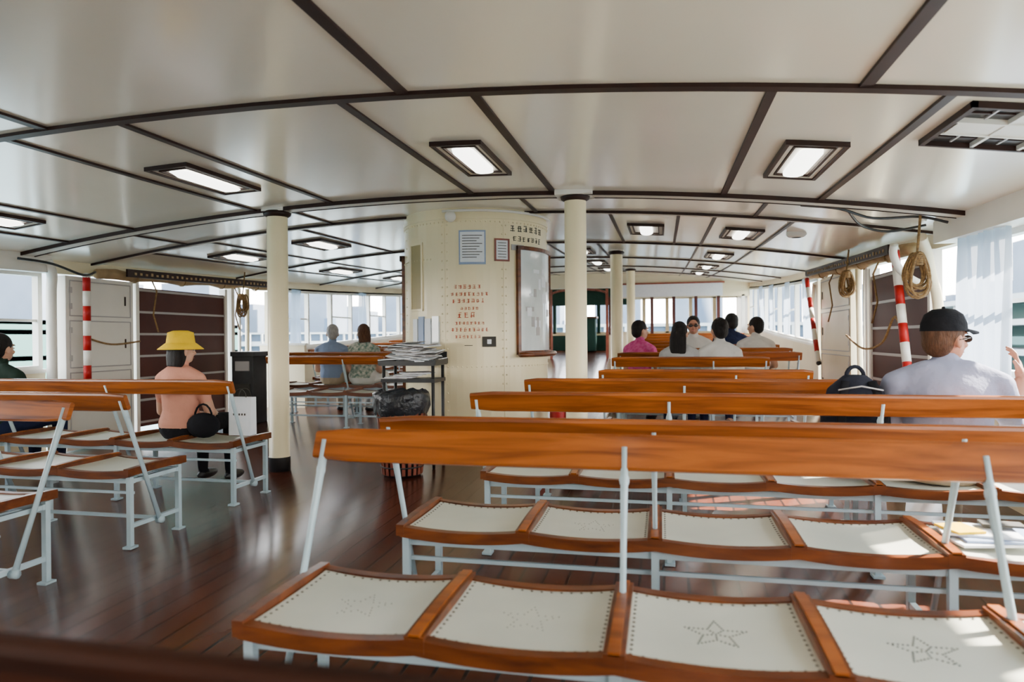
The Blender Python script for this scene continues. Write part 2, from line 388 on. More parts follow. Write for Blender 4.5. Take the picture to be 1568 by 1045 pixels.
# collar, seams, rivets
patch(-110,110,2.205,2.235,.012,'casing'); 
for s_ in(-24,21): patch(s_-.5,s_+.5,S(6),2.2,.004,'casing')
for s_ in(-26,-22,19.5,22.5,-70,88):
    for i in range(26): q=cp(s_,.2+i*.078,.0); b.ell(q,.008,'casing',6,4)
for i in range(50): b.ell(cp(-90+i*3.6,2.18,0),.008,'casing',6,4); b.ell(cp(-90+i*3.6,1.86,0) if i<16 else cp(-90+i*3.6,.9,0),.007,'casing',6,4)
# notices
patch(-12.5,7,1.80,2.10,.008,'paperb'); patch(-11.5,6,1.82,2.085,.011,'paper')
for i in range(9): patch(-10,4.5-(i%3)*2,2.05-i*.024,2.056-i*.024,.0125,'ink',n=3)
frame(13.5,25,1.83,2.03,.015,1.2,.015,'binred'); patch(14.5,24,1.84,2.02,.008,'paper')
for i in range(6): patch(16,22.5,1.99-i*.025,1.995-i*.025,.0105,'ink',n=1)
glyphs(26,66,2.10,.065,'ink'); glyphs(28,62,2.015,.05,'ink')
patch(27,38,1.935,1.985,.008,'grey')
for i,(a,c,h) in enumerate([(-17,7,.038),(-19,9,.034),(-18,8,.038),(-12,4,.03)]): glyphs(a,c,1.585-i*.062,h,'redink')
for i,(a,c,h) in enumerate([(-14,3,.05),(-16,8,.03),(-19,9,.034),(-16,5,.03)]): glyphs(a,c,1.33-i*.06,h,'redink')
patch(4,14,1.075,1.165,.012,'ink'); patch(7.5,10.5,1.10,1.14,.014,'paper')
patch(-9,-3,1.085,1.09,.003,'ink')
# map case
patch(33,82,1.03,1.95,.02,'glass'); frame(31,84,1.0,1.975,.035,2.4,.035,'wood_d')
random.seed(5)
for i in range(14):
    a=random.uniform(38,70); z=random.uniform(1.1,1.8); patch(a,a+random.uniform(3,9),z,z+random.uniform(.02,.1),.0215,random.choice(['paper','grey','paper']),n=1)
# slot + leaflet holder + door edge
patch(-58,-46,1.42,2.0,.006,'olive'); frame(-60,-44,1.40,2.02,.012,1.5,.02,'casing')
patch(-92,-84,S(6),1.95,.03,'wood_d'); patch(-92,-84,1.9,1.95,.05,'batten')
patch(-56,-28,1.08,1.30,.006,'glass')
for i in range(4): patch(-55+i*7,-49.5+i*7,1.1,1.33+.02*(i%2),.02,['paper','paperb','paper','glass'][i])
# handrail
pts=[cp(a,1.0,.07) for a in range(30,101,7)]; b.tube(pts,.022,'wood_d',seg=10)
for a in(33,65,97): b.tube([cp(a,1.0,-.01),cp(a,1.0,.07)],.012,'white')
# conduit and dome
b.tube([cp(a,2.27,.03) for a in range(-24,80,6)],.012,'white'); b.ell(cp(-18,2.22,.03),(.05,.05,.05),'white')
o=b.build('casing_shell',CC,parent=None); o.parent=casing
# fire extinguisher-ish red bottle right of casing
b=MB(); x,y=-.93,6.15; z=S(y)
b.lathe((x,y,z),[(0,.0),(.07,.0),(.075,.03),(.075,.42),(.05,.5),(.02,.53),(.02,.57),(0,.57)],'red'); b.tube([(x,y,z+.55),(x+.05,y-.02,z+.57),(x+.09,y-.03,z+.45),(x+.085,y-.03,z+.25)],.01,'black'); b.box((x,y,z+.59),(.03,.1,.02),'black')
b.build('fire_extinguisher',(x,y,z))
# newspaper stand + bin
b=MB(); x,y=-2.10,5.58; z=S(y)
for dx in(-.22,.22):
    for dy in(-.13,.13): b.tube([(x+dx,y+dy,z),(x+dx,y+dy,z+.88)],.014,'black')
b.box((x,y,z+.88),(.50,.34,.025),'black'); b.box((x,y,z+.74),(.48,.30,.03),'black')
for dx in(-.25,.25): b.box((x+dx,y,z+.90),(.014,.34,.05),'black')
b.box((x,y-.165,z+.895),(.5,.012,.03),'black'); b.box((x,y+.165,z+.93),(.5,.012,.10),'black')
random.seed(2)
for i in range(24):
    b.box((x+random.uniform(-.11,.11),y+random.uniform(-.06,.02),z+.899+i*.0065),(.30,.24,.006),['paper','news','paper','news'][i%4],Matrix.Rotation(random.uniform(-.5,.5),3,'Z')@Matrix.Rotation(random.uniform(-.14,.14),3,'Y')@Matrix.Rotation(random.uniform(-.05,.14),3,'X'))
for i in range(7): b.box((x+.03*i-.12,y-.05,z+.760+i*.008),(.24,.22,.007),'paper' if i%2 else 'news',Matrix.Rotation(.1*i,3,'Z'))
b.build('newspaper_stand',(x,y,z))
b=MB(); x,y=-2.06,5.2; z=S(y)
b.lathe((x,y,z),[(0,.01),(.15,.01),(.185,.52)],'black',24)
for i in range(22):
    a=2*math.pi*i/22; c,s_=math.cos(a),math.sin(a)
    b.tube([(x+.16*c,y+.16*s_,z+.02),(x+.2*c,y+.2*s_,z+.55)],[(.019,.006)]*2,'binred',seg=4,smooth=False,side=(-s_,c,0))
for h,r in((.08,.168),(.48,.2)): b.tube([(x+r*math.cos(t*.2618),y+r*math.sin(t*.2618),z+h) for t in range(24)],.007,'black',closed=True,seg=6)
random.seed(4); prof=[(.205,.50),(.225,.56),(.22,.62),(.225,.66),(.19,.685),(.16,.66),(.14,.5)]
vs=[];fs=[];sg=40
for j,(r,h) in enumerate(prof):
    for k in range(sg):
        t=2*math.pi*k/sg; rr=r*(1+random.uniform(-.05,.05)); vs.append((x+rr*math.cos(t),y+rr*math.sin(t),z+h+random.uniform(-.012,.012)))
for j in range(len(prof)-1):
    for k in range(sg): l=(k+1)%sg; fs.append((j*sg+k,j*sg+l,(j+1)*sg+l,(j+1)*sg+k))
b.add(vs,fs,'plastic',True); b.build('litter_bin',(x,y,z))
# black cabinet bin
b=MB(); x,y=-5.12,7.75; z=S(y); b.box((x,y,z+.42),(.30,.30,.84),'black'); b.box((x,y,z+.87),(.33,.33,.06),'black'); b.box((x,y-.155,z+.72),(.2,.01,.12),'grey'); b.box((x,y-.16,z+.3),(.22,.01,.4),'ink')
b.build('waste_container',(x,y,z),bevel=.01)
# ------------------------------------------------------------------ benches
SW=.47; DP=.45
def bench(x0,n,y0,rev=False,detail=0,wd='wood'):
    b=MB(); yc=y0+DP/2; z=S(yc); sgn=1 if rev else -1
    def sz(u,v): return .425-.016*(1-(2*u-1)**2)-.004*(1-(2*v-1)**2)
    for i in range(n):
        xa=x0+i*SW; g=7; vs=[];fs=[]
        for q in range(g+1):
            for p in range(g+1):
                u,v=p/g,q/g; vs.append((xa+.02+(SW-.04)*u,y0+.025+(DP-.05)*v,z+sz(u,v)))
        for q in range(g):
            for p in range(g): a=q*(g+1)+p; fs.append((a,a+1,a+g+2,a+g+1))
        b.add(vs,fs,'seat',True); b.add([(p[0],p[1],p[2]-.012) for p in vs],[tuple(reversed(f)) for f in fs],'wood_d')
        for yy,s_ in((y0+.012,-1),(y0+DP-.012,1)):
            pts=[(xa+SW*k/8,yy,z+.432-.016*(1-(2*k/8-1)**2)) for k in range(9)]
            b.ribbon(pts,(0,1,0),.034,.040,'wood_d',False)
        if detail:
            st=15
            for k in range(st):
                u=(k+.5)/st
                for v in(.035,.965):
                    b.ell((xa+.02+(SW-.04)*u,y0+.025+(DP-.05)*v,z+sz(u,v)+.001),(.0045,.0045,.002),'stud',6,4)
                    b.ell((xa+.02+(SW-.04)*v,y0+.025+(DP-.05)*u,z+sz(v,u)+.001),(.0045,.0045,.002),'stud',6,4)
            if detail>1 or i in(1,):
                R=[]; 
                for k in range(10):
                    t=math.pi/2+k*math.pi/5; r=.078 if k%2==0 else .033; R.append((r*math.cos(t),r*math.sin(t)))
                hd_=i>1
                segs=[(R[k],R[(k+1)%10]) for k in range(10)]+([((0,0),R[k]) for k in range(1,10,2)] if hd_ else [])
                for A_,B_ in segs:
                    L_=math.hypot(A_[0]-B_[0],A_[1]-B_[1]); m_=max(2,int(L_/(.0105 if hd_ else .016)))
                    for t in range(m_):
                        px=A_[0]+(B_[0]-A_[0])*t/m_; py=A_[1]+(B_[1]-A_[1])*t/m_
                        u=.5+px/(SW-.04); v=.5+py/(DP-.05); rr=.0033 if hd_ else .0018
                        b.ell((xa+SW/2+px,yc+py,z+sz(u,v)+.0008),(rr,rr,.0010),'dot',6,3)
    for i in range(n+1):
        xx=x0+i*SW; e=i in(0,n); w=.030 if e else .05
        pts=[(xx,y0-.006+(DP+.012)*k/6,z+.438+.006*math.sin(math.pi*k/6)) for k in range(7)]
        b.ribbon(pts,(1,0,0),w,.042,'wood_d')
        if not e: b.ribbon([(p[0],p[1]+(.0),p[2]+.006) for p in pts[0:7]],(1,0,0),.028,.01,'wood')
    xe=x0+n*SW
    for yy in(y0+.05,y0+DP-.05): b.bar((x0,yy,z+.365),(xe,yy,z+.365),.026,'metal')
    b.bar((x0,yc,z+.12),(xe,yc,z+.12),.018,'metal'); b.bar((x0,y0+.05,z+.30),(xe,y0+.05,z+.30),.014,'metal')
    sup=sorted(set(list(range(0,n,2))+[n]))
    ax=V((0,sgn*.29,.74)).normalized()
    for i in sup:
        xx=x0+i*SW+(.012 if i==0 else (-.012 if i==n else 0))
        for yy in(y0+.035,y0+DP-.035):
            b.bar((xx,yy,z),(xx,yy,z+.39),.026,'metal'); b.box((xx,yy,z+.006),(.05,.06,.012),'metal')
        b.bar((xx,y0+.035,z+.12),(xx,y0+DP-.035,z+.12),.022,'metal'); b.bar((xx,y0+.035,z+.365),(xx,y0+DP-.035,z+.365),.022,'metal')
        xo=xx+(-.03 if i==0 else (.03 if i==n else .0))
        p0=V((xo,yc,z+.11)); b.tube([p0,p0+ax*.5,p0+ax*.62,p0+ax*.76],[(.009,.016),(.009,.014),(.011,.017),(.012,.019)],'metal',seg=8,side=(1,0,0))
        b.tube([p0+V((-.018,0,0)),p0+V((.018,0,0))],.02,'metal')
        b.ell(p0+ax*.665,(.015,.015,.022),'metal',8,6)
    # back board
    c=V((0,yc,z+.11))+ax*.745; nn=V((0,ax.z,-ax.y)); L0,L1=x0-.05,xe+.05; m_=24
    prof=[(-.052,-.006),(-.045,-.013),(.045,-.013),(.054,-.008),(.056,0),(.054,.008),(.045,.013),(-.045,.013),(-.052,.006)]
    vs=[];fs=[]
    K=len(prof)
    for i in range(m_+1):
        t=i/m_; xx=L0+(L1-L0)*t; e=min(xx-L0,L1-xx); sc=1 if e>.02 else .80
        for a,c2 in prof: p=c+ax*(a*sc)+nn*(c2+.0); vs.append((xx,p.y,p.z))
    for i in range(m_):
        for k in range(K): l=(k+1)%K; fs.append((i*K+k,i*K+l,(i+1)*K+l,(i+1)*K+k))
    fs.append(tuple(range(K))); fs.append(tuple(m_*K+k for k in range(K-1,-1,-1)))
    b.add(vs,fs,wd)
    b.build('ferry_bench',((x0+xe)/2,yc,z))
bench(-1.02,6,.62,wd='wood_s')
bench(-1.05,6,1.53,True,2)
bench(-.97,6,2.42,False,1)
bench(-.91,6,3.42)
bench(-.81,4,4.33)
bench(-.42,3,5.22)
for y in (7.0,7.95,8.9,9.85,10.8,11.8,12.8,13.9): bench(-.45 if y<8 else -.38,3 if y<7.5 else 4,y,rev=False)
bench(-5.65,6,2.25,True); bench(-5.65,6,3.15); bench(-5.65,6,4.07)
bench(-4.58,3,7.4)
for y in(8.3,9.25,10.2,11.2,12.3,13.4): bench(-5.05,4,y)
bench(-5.65,6,1.2)
# partition near left
b=MB(); y=9.15; b.b2(XL,-5.12,y-.03,y+.03,S(y),S(y)+.92,'cream'); b.b2(XL,-5.1,y-.04,y+.04,S(y)+.92,S(y)+.95,'white'); b.build('trim_3')
# ------------------------------------------------------------------ gangways
def gang(X,o,lock,brown,post,signy,nm):
    i=-o # inward direction sign
    y0,y1=lock; z=S((y0+y1)/2)
    b=MB(); xa,xb=sorted((X,X+i*.12)); b.b2(xa,xb,y0,y1,z,z+1.74,'cream' if o>0 else 'white')
    xi=X+i*.12
    for (ya,yb,za,zb) in((y0+.04,y1-.04,.05,.78),(y0+.04,y1-.04,.82,1.3),(y0+.04,y1-.04,1.34,1.70)):
        xa,xb=sorted((xi,xi+i*.008)); 
        for u,v,w,q in((ya,yb,za,za+.012),(ya,yb,zb-.012,zb),(ya,ya+.012,za,zb),(yb-.012,yb,za,zb)): b.b2(xa,xb,u,v,z+w,z+q,'grey')
        b.b2(xa,xb+.0,yb-.09,yb-.07,z+(za+zb)/2-.05,z+(za+zb)/2+.05,'batten')
        for zz_ in(za+.1,zb-.1): b.b2(xa-.004,xb+.004,ya+.0,ya+.03,z+zz_-.03,z+zz_+.03,'grey')
    b.build('locker',(X,(y0+y1)/2,z),bevel=.004)
    y0,y1=brown; z=S((y0+y1)/2); b=MB(); xa,xb=sorted((X+i*.03,X+i*.07)); b.b2(xa,xb,y0,y1,z+.08,z+1.66,'brown')
    xi=X+i*.07
    for k in range(7):
        xa,xb=sorted((xi,xi+i*.012)); b.b2(xa,xb,y0,y1,z+.12+k*.25,z+.145+k*.25,'grey')
    for yy in(y0,y1): xa,xb=sorted((X,X+i*.09)); b.b2(xa,xb,yy-.025,yy+.025,z,z+1.74,'white')
    b.build('gangway_gate',(X,(y0+y1)/2,z))
    y0,y1=post; z=S((y0+y1)/2); b=MB(); xa,xb=sorted((X,X+i*.1)); b.b2(xa,xb,y1-.35,y1,z,z+1.74,'cream'); b.b2(xa,xb,y0,y0+.07,z,z+1.74,'white')
    b.tube([(X+i*.05,y0+.25,z),(X+i*.05,y0+.25,z+1.74)],.022,'white'); b.tube([(X+i*.05,y0+.42,z),(X+i*.08,y0+.40,z+1.74)],.03,'cream'); b.tube([(X+i*.12,y1-.2,z+.9),(X+i*.16,y1-.25,z+1.3),(X+i*.12,y1-.2,z+1.7)],.02,'white')
    b.build('gangway_post',(X,(y0+y1)/2,z))
    # sign board + canvas roll
    y0,y1=signy; b=MB(); zz=lambda y:S(y)+1.80
    R_=[(X+i*.22,y0+(y1-y0)*k/6,zz(y0+(y1-y0)*k/6)+.06) for k in range(7)]
    b.ribbon(R_,(1,0,0),.02,.085,'batten')
    random.seed(9)
    for k in range(34):
        y=y0+.1+(y1-y0-.2)*k/34
        xa,xb=sorted((X+i*.23,X+i*.235)); b.b2(xa,xb,y,y+.03,zz(y)+.0,zz(y)+random.uniform(.02,.035),'canvas')
    b.build('sign_board',(X,(y0+y1)/2,1.9))
    b=MB(); pts=[(X+i*.12,y0-.3+(y1-y0+.6)*k/14,S(y0-.3+(y1-y0+.6)*k/14)+1.79+.012*math.sin(k*2.1)) for k in range(15)]
    b.tube(pts,[.05+.008*math.sin(k*1.7) for k in range(15)],'canvas',seg=10)
    for k in (2,5,8,11): p=V(pts[k]); b.tube([p+V((0.058*math.cos(t),0,.058*math.sin(t))) for t in [j*math.pi/5 for j in range(10)]],.008,'rope',closed=True,seg=5)
    for k in(3,9): p=V(pts[k]); b.tube([p,p+V((i*.06,.02,-.15)),p+V((i*.03,.0,-.42)),p+V((i*.07,.03,-.62))],.009,'rope',seg=6)
    b.build('rolled_canvas_awning',(X,(y0+y1)/2,1.9))
gang(XL,-1,(5.62,6.5),(6.6,8.2),(8.3,9.6),(6.3,9.3),'l')
gang(XR,1,(8.15,9.6),(5.98,7.55),(7.6,10.2),(6.5,10.0),'r')
def striped(p0,p1,r=.035):
    b=MB(); p0,p1=V(p0),V(p1); n=8
    for k in range(n): b.tube([p0.lerp(p1,k/n),p0.lerp(p1,(k+1)/n)],r,'red' if k%2==0 else 'white',seg=12)
    b.ell(p1,r*1.1,'black',10,6); b.ell(p0,r*1.1,'white',10,6); b.build('striped_barrier_pole',(p0+p1)/2)
striped((XL+.27,5.72,1.80),(XL+.27,5.72,.62)); striped((1.90,6.25,1.86),(1.91,5.92,.62),.034); striped((1.93,9.95,1.93),(1.93,9.25,.8),.03)
def pipe(name,pts,r=.035,m='white'):
    # smooth with catmull
    P=[V(p) for p in pts]; P=[P[0]]+P+[P[-1]]; out=[]
    for k in range(1,len(P)-2):
        for t in [j/6 for j in range(6)]:
            a,c,d,e=P[k-1],P[k],P[k+1],P[k+2]
            out.append(.5*((2*c)+(-a+d)*t+(2*a-5*c+4*d-e)*t*t+(-a+3*c-3*d+e)*t**3))
    out.append(P[-1]); b=MB(); b.tube(out,r,m,seg=12); return b,out
b,_=pipe('p',[(XL+.12,5.42,1.93),(XL+.14,5.45,1.8),(XL+.10,5.48,1.6),(XL+.1,5.48,1.0),(XL+.1,5.48,S(5.5))],.045); b.build('vent_pipe',(XL+.1,5.48,0))
b,_=pipe('p',[(XR-.30,5.5,1.86),(XR-.27,5.55,1.82),(XR-.22,5.62,1.74),(XR-.16,5.72,1.6),(XR-.09,5.8,1.4),(XR-.08,5.8,1.0),(XR-.08,5.8,S(5.8))],.038,'cream')
_b,_o=pipe('p',[(XR-.36,5.9,1.86),(XR-.35,5.95,1.78),(XR-.28,6.0,1.66),(XR-.15,6.0,1.56),(XR-.03,6.0,1.55)],.03); b.tube(_o,.03,'white',seg=12)
b.build('vent_pipe',(XR-.1,5.8,0))
def coil(cx0,cy0,cz,sc=1,seed=21):
    b=MB(); random.seed(seed)
    for k in range(8):
        ax_=(.062+random.uniform(-.015,.015))*sc; hz=(.14+random.uniform(-.025,.035))*sc; cx=cx0+random.uniform(-.02,.02); cy=cy0+k*.011
        b.tube([(cx+ax_*math.cos(t)*(1-.35*math.sin(t)),cy+.01*math.sin(2*t+k),cz-hz+.13*sc+hz*math.sin(t)) for t in [j*math.pi/10 for j in range(20)]],.010,'rope',closed=True,seg=6)
    for k in range(5):
        b.tube([(cx0+.034*math.cos(t),cy0+.04+.05*math.sin(t),cz+.05*sc+k*.014) for t in [j*math.pi/6 for j in range(12)]],.010,'rope',closed=True,seg=6)
    zt=CZ(cx0+.03,cy0+.05) if cx0<1.98 else cz+.3
    b.tube([(cx0,cy0+.03,cz+.12*sc),(cx0+.01,cy0+.04,cz+.2*sc),(cx0+.03,cy0+.05,zt)],.009,'rope'); b.build('coiled_rope',(cx0,cy0,cz))
coil(1.775,5.33,1.60); coil(1.90,7.75,1.72,.8,5); coil(XL+.28,8.25,1.66,.9,8)
b,_=pipe('p',[(1.0,5.35,CZ(1.0,5.35)-.015),(1.25,5.3,CZ(1.25,5.3)-.03),(1.5,5.40,CZ(1.5,5.4)-.06),(1.8,5.4,CZ(1.8,5.4)-.02),(1.95,5.3,1.93)],.010,'black'); b.build('black_cable',(1.5,5.35,2))
b,_=pipe('p',[(1.35,5.45,CZ(1.35,5.45)-.015),(1.5,5.7,CZ(1.5,5.7)-.07),(1.7,5.75,CZ(1.7,5.75)-.09),(1.95,5.7,CZ(1.95,5.7)-.02)],.010,'black'); b.build('black_cable',(1.6,5.65,2))
b,_=pipe('p',[(XL+.2,5.9,1.86),(XL+.35,5.6,1.80),(XL+.3,5.3,1.88),(XL+.25,5.0,1.9)],.012,'black'); b.build('black_cable',(XL+.3,5.4,1.85))
def hose(pts): 
    b,_=pipe('p',pts,.01,'rope'); b.build('mooring_strap',pts[0])
hose([(1.95,8.0,1.15),(1.9,7.2,1.02),(1.9,6.6,1.08),(1.9,6.25,1.3),(1.93,6.1,1.05)])
hose([(XL+.2,5.75,1.2),(XL+.2,6.1,1.12),(XL+.2,6.5,1.15)])
# curtains
def curtain(X,y0,y1,amp=.03,z0=.9,z1=1.78):
    b=MB(); n=int((y1-y0)/.015); vs=[];fs=[]; m_=8
    for i in range(n+1):
        y=y0+(y1-y0)*i/n
        for j in range(m_+1):
            t=j/m_; vs.append((X+amp*math.sin(y*48+.6*math.sin(y*9))*(1-.35*t)+.012*math.sin(y*17+t*3),y,z0+(z1-z0)*t+S((y0+y1)/2)))
    for i in range(n):
        for j in range(m_): a=i*(m_+1)+j; fs.append((a,a+1,a+m_+2,a+m_+1))
    b.add(vs,fs,'curtain',True); b.build('sheer_curtain',(X,(y0+y1)/2,1.3))
curtain(XR-.09,4.70,5.40,.045,.75); curtain(XR-.08,3.3,3.7)
for y in(10.5,12.1,13.7,15.2): curtain(XR-.08,y,y+.4)
for y in(9.9,12.4,15): curtain(XL+.08,y,y+.3)
# ------------------------------------------------------------------ people
def rz(a): return Matrix.Rotation(a,3,'Z')
def person(name,x,y,face=0,sc=1.0,shirt='wht',pants='navy',skin='skin',hair='short',hairc='hair_k',headyaw=0,lean=.0,headpitch=0,fat=1.0,raise_r=False,raise_l=False,hat=None,fem=False,zoff=0,sleeve=.55,glasses=False,cross=False,drop=.04):
    base=V((x,y,S(y)+.415+zoff)); Rf=rz(face)
    sh=.92 if fem else 1.0
    sp=lambda z:V((0,-lean*max(0,z-.1)*1.0+ (lean*1.2*max(0,z-.45)),z))
    b=MB(); segs=[]
    def tb(pts,rs,lab,**k):
        b.tube(pts,rs,'skin',seg=14,**k)
        for i in range(len(pts)-1):
            segs.append((V(pts[i]),V(pts[i+1]),min(rs[i]) if isinstance(rs[i],tuple) else rs[i],lab))
    prof=[(.0,.13,.10),(.05,.17,.125),(.12,.178 if not fem else .185,.132),(.22,.158 if not fem else .14,.115),(.32,.165 if not fem else .148,.120),(.41,.182*sh,.122),(.475,.170*sh,.105),(.515,.115,.085),(.545,.066,.062)]
    tb([sp(z) for z,_,_ in prof],[(a*fat,d*fat) for _,a,d in prof],'shirt',side=(1,0,0))
    b.tube([sp(.468)+V((-.165*sh*fat,0,0)),sp(.50)+V((-.07*fat,-.015,0)),sp(.50)+V((.07*fat,-.015,0)),sp(.468)+V((.165*sh*fat,0,0))],[(.058,.06),(.06*fat,.075),(.06*fat,.075),(.058,.06)],'skin',side=(0,1,0),seg=14)
    b.ell(sp(.40)+V((0,-.035,0)),(.15*fat*sh,.10*fat,.13),'skin')
    if fat>1.1: b.ell(sp(.18)+V((0,.05,0)),(.185,.16,.15),'skin')
    tb([sp(.50),sp(.58-drop*.5)+V((0,.01,0)),sp(.66-drop)+V((0,.02,0))],[.058,.054,.054],'skin')
    arms={}
    for s_ in(-1,1):
        shd=sp(.462)+V((s_*.172*sh*fat,0,0)); b.ell(shd,(.060*fat,.062*fat,.058),'skin')
        segs.append((shd,shd+V((0,0,.001)),.06,'shirt'))
        up=(raise_r and s_==1) or (raise_l and s_==-1)
        if up: el=shd+V((s_*.10,.12,-.21)); wr=el+V((s_*.05,.06,.235))
        else:
            el=shd+V((s_*.06,.06,-.26)); wr=el+V((-s_*.12,.20,-.03))
            if cross: wr=el+V((-s_*.16,.16,.06))
        mid=shd.lerp(el,sleeve); 
        tb([shd,mid],[.060*fat,.054*fat],'shirt'); tb([mid,el],[.047*fat,.042*fat],'skin' if sleeve<.95 else 'shirt'); b.ell(el,.042*fat,'skin')
        tb([el,el.lerp(wr,.35),wr],[.042*fat,.043*fat,.028],'skin' if sleeve<1 else 'shirt')
        arms[s_]=(el,wr,up)
        hp=V((s_*.09,.02,.095)); kn=V((s_*.13,.44,.10)); an=V((s_*.13,.43,-.33))
        tb([hp,hp.lerp(kn,.5),kn],[.092*fat,.083*fat,.062],'pants'); b.ell(kn,.062,'skin')
        tb([kn,kn.lerp(an,.35),an],[.06,.058,.040],'pants'); 
        ft=an+V((0,.06,-.045)); b.ell(ft,(.046,.135,.042),'skin'); segs.append((ft+V((0,-.08,-.005)),ft+V((0,.1,-.005)),.05,'shoe'))
    vf=solid(b,.014,4)
    mp={'shirt':shirt,'pants':pants,'skin':skin,'shoe':'black'}
    nk=sp(.53)
    def cls(c):
        best=None;bd=9
        for a,e,r,l in segs:
            ab=e-a; t=max(0,min(1,(c-a).dot(ab)/max(1e-9,ab.length_squared))); d=(c-(a+ab*t)).length-r
            if d<bd: bd=d;best=l
        if c.z<.56 and abs(c.x)<.16*fat and c.z>.2 and not(c.z>.535 and (V((c.x,c.y-nk.y-.01,0))).length<.062) and best=='skin' and c.y<.14: best='shirt'
        if best=='shirt' and c.z<.09: best='pants'
        return mp[best]
    out=MB(); place(out,vf,cls)
    # hands
    for s_ in(-1,1):
        el,wr,up=arms[s_]; d=(wr-el).normalized()
        if up: d=(d+V((-s_*.35,.1,.1))).normalized()
        n_=V((0,0,-1)) if not up else V((-s_,.3,0)); n_=(n_-d*n_.dot(d)).normalized(); sd=d.cross(n_)
        # thumb side toward body centre
        if sd.x*s_>0 and not up: sd=-sd
        hb=MB(); pc=wr+d*.045
        Rm=Matrix((sd,d,n_)).transposed()
        hb.ell(pc,(.040,.052,.016),'skin',R=Rm); hb.tube([wr-d*.02,wr+d*.03],[.026,.024],'skin')
        for k,(o_,ln) in enumerate(((.029,.070),(.010,.080),(-.010,.075),(-.029,.058))):
            p=pc+sd*o_+d*.036; pts=[p-d*.01]; dd=d.copy(); cur=.28 if not up else .45
            for q,f in enumerate((.45,.32,.23)):
                pts.append(pts[-1]+dd*ln*f*1.15); dd=(dd*math.cos(cur+.08*k*.4)+n_*math.sin(cur+.08*k*.4)).normalized()
            hb.tube(pts,[.0095,.009,.008,.0065],'skin',seg=8)
        t0=pc+sd*.03-d*.025; t1=t0+(sd*.75+d*.6+n_*.2).normalized()*.035; t2=t1+(sd*.3+d*.9+n_*.3).normalized()*.03
        hb.tube([t0-sd*.01,t1,t2],[.013,.011,.008],'skin',seg=8)
        place(out,solid(hb,.0045,2),lambda c:skin)
    # head
    hd=MB(); hd.ell((0,-.005,.745),(.074,.094,.098),'skin'); hd.ell((0,.030,.690),(.056,.062,.072),'skin'); hd.ell((0,.055,.655),(.030,.032,.024),'skin')
    hd.tube([(0,.088,.735),(0,.106,.70),(0,.088,.688)],[.009,.014,.012],'skin'); hd.ell((0,.082,.757),(.05,.012,.012),'skin')
    for s_ in(-1,1): hd.ell((s_*.076,.0,.715),(.010,.020,.032),'skin'); hd.ell((s_*.034,.074,.70),(.02,.016,.016),'skin')
    vf=solid(hd,.006,2)
    hm=MB(); place(hm,vf,lambda c:skin)
    for s_ in(-1,1):
        hm.ell((s_*.030,.083,.730),(.014,.009,.008),'eye',8,6); hm.ell((s_*.030,.0905,.730),(.006,.004,.006),'iris',8,6); hm.tube([(s_*.014,.094,.75),(s_*.032,.094,.755),(s_*.048,.084,.75)],[.003,.004,.002],hairc,seg=6)
    hm.tube([(-.022,.088,.666),(0,.095,.668),(.022,.088,.666)],[.003,.006,.003],'lip',seg=6)
    if glasses:
        for s_ in(-1,1):
            hm.ell((s_*.032,.099,.728),(.026,.006,.018),'iris',10,6); hm.tube([(s_*.055,.095,.732),(s_*.08,.05,.732),(s_*.083,-.01,.725)],.003,'iris',seg=6)
        hm.tube([(-.01,.103,.732),(.01,.103,.732)],.003,'iris',seg=6)
    hb=MB(); hb.ell((0,-.016,.762),(.083,.097,.096),'skin'); hb.ell((0,-.045,.715),(.073,.062,.075),'skin')
    if hair=='long': hb.tube([(0,-.05,.76),(0,-.075,.68),(0,-.085,.58),(0,-.09,.47),(0,-.085,.38)],[(.075,.05),(.088,.055),(.09,.045),(.08,.035),(.055,.02)],'skin',side=(1,0,0),seg=14)
    if hair=='bob': hb.tube([(0,-.03,.76),(0,-.04,.68),(0,-.05,.60)],[(.085,.07),(.092,.07),(.085,.055)],'skin',side=(1,0,0),seg=14)
    if hair=='bun': hb.ell((0,-.10,.80),(.042,.04,.04),'skin')
    place(hm,solid(hb,.007,1),lambda c:hairc)
    if hat=='bucket':
        hm.lathe((0,-.005,.0),[(0,.885),(.05,.883),(.088,.868),(.097,.80),(.102,.775),(.155,.735),(.158,.738),(.104,.785)],'yellow',28,sy=1.08)
    if hat=='cap':
        hm.lathe((0,-.008,0),[(0,.872),(.045,.866),(.075,.842),(.09,.80),(.092,.765)],'blackc',28,sy=1.12); hm.ell((0,-.008,.873),.008,'blackc',8,6)
        vs=[];fs=[]
        for k in range(13):
            t=math.radians(20+140*k/12); vs+=[(.088*math.cos(t),-.008+.098*math.sin(t),.772),(.088*math.cos(t)*1.02,-.008+.098*math.sin(t)+.085*math.sin(t)**.6,.764-.006*abs(math.cos(t))*3)]
        vs+=[(p[0],p[1],p[2]+.005) for p in vs]
        for k in range(12): a=k*2; fs+=[(a,a+1,a+3,a+2),(a+26,a+28,a+29,a+27)]
        fs+=[(k*2+1,k*2+27,k*2+29,k*2+3) for k in range(12)]
        hm.add(vs,fs,'blackc',True)
    piv=V((0,0,.64)); off=sp(.62)-V((0,0,.62))+V((0,.015,-drop)); Rh=rz(headyaw)@Matrix.Rotation(headpitch,3,'X')
    hm.v=[tuple(Rh@(V(p)-piv)+piv+off) for p in hm.v]
    # merge head
    o=len(out.v); out.v+=hm.v
    for f,m_,q in zip(hm.f,hm.m,hm.s): out.f.append(tuple(o+a for a in f)); out.m.append(out.mi(hm.mats[m_])); out.s.append(q)
    out.v=[tuple(base+Rf@(V(p)*sc)) for p in out.v]
    return out.build(name,base)
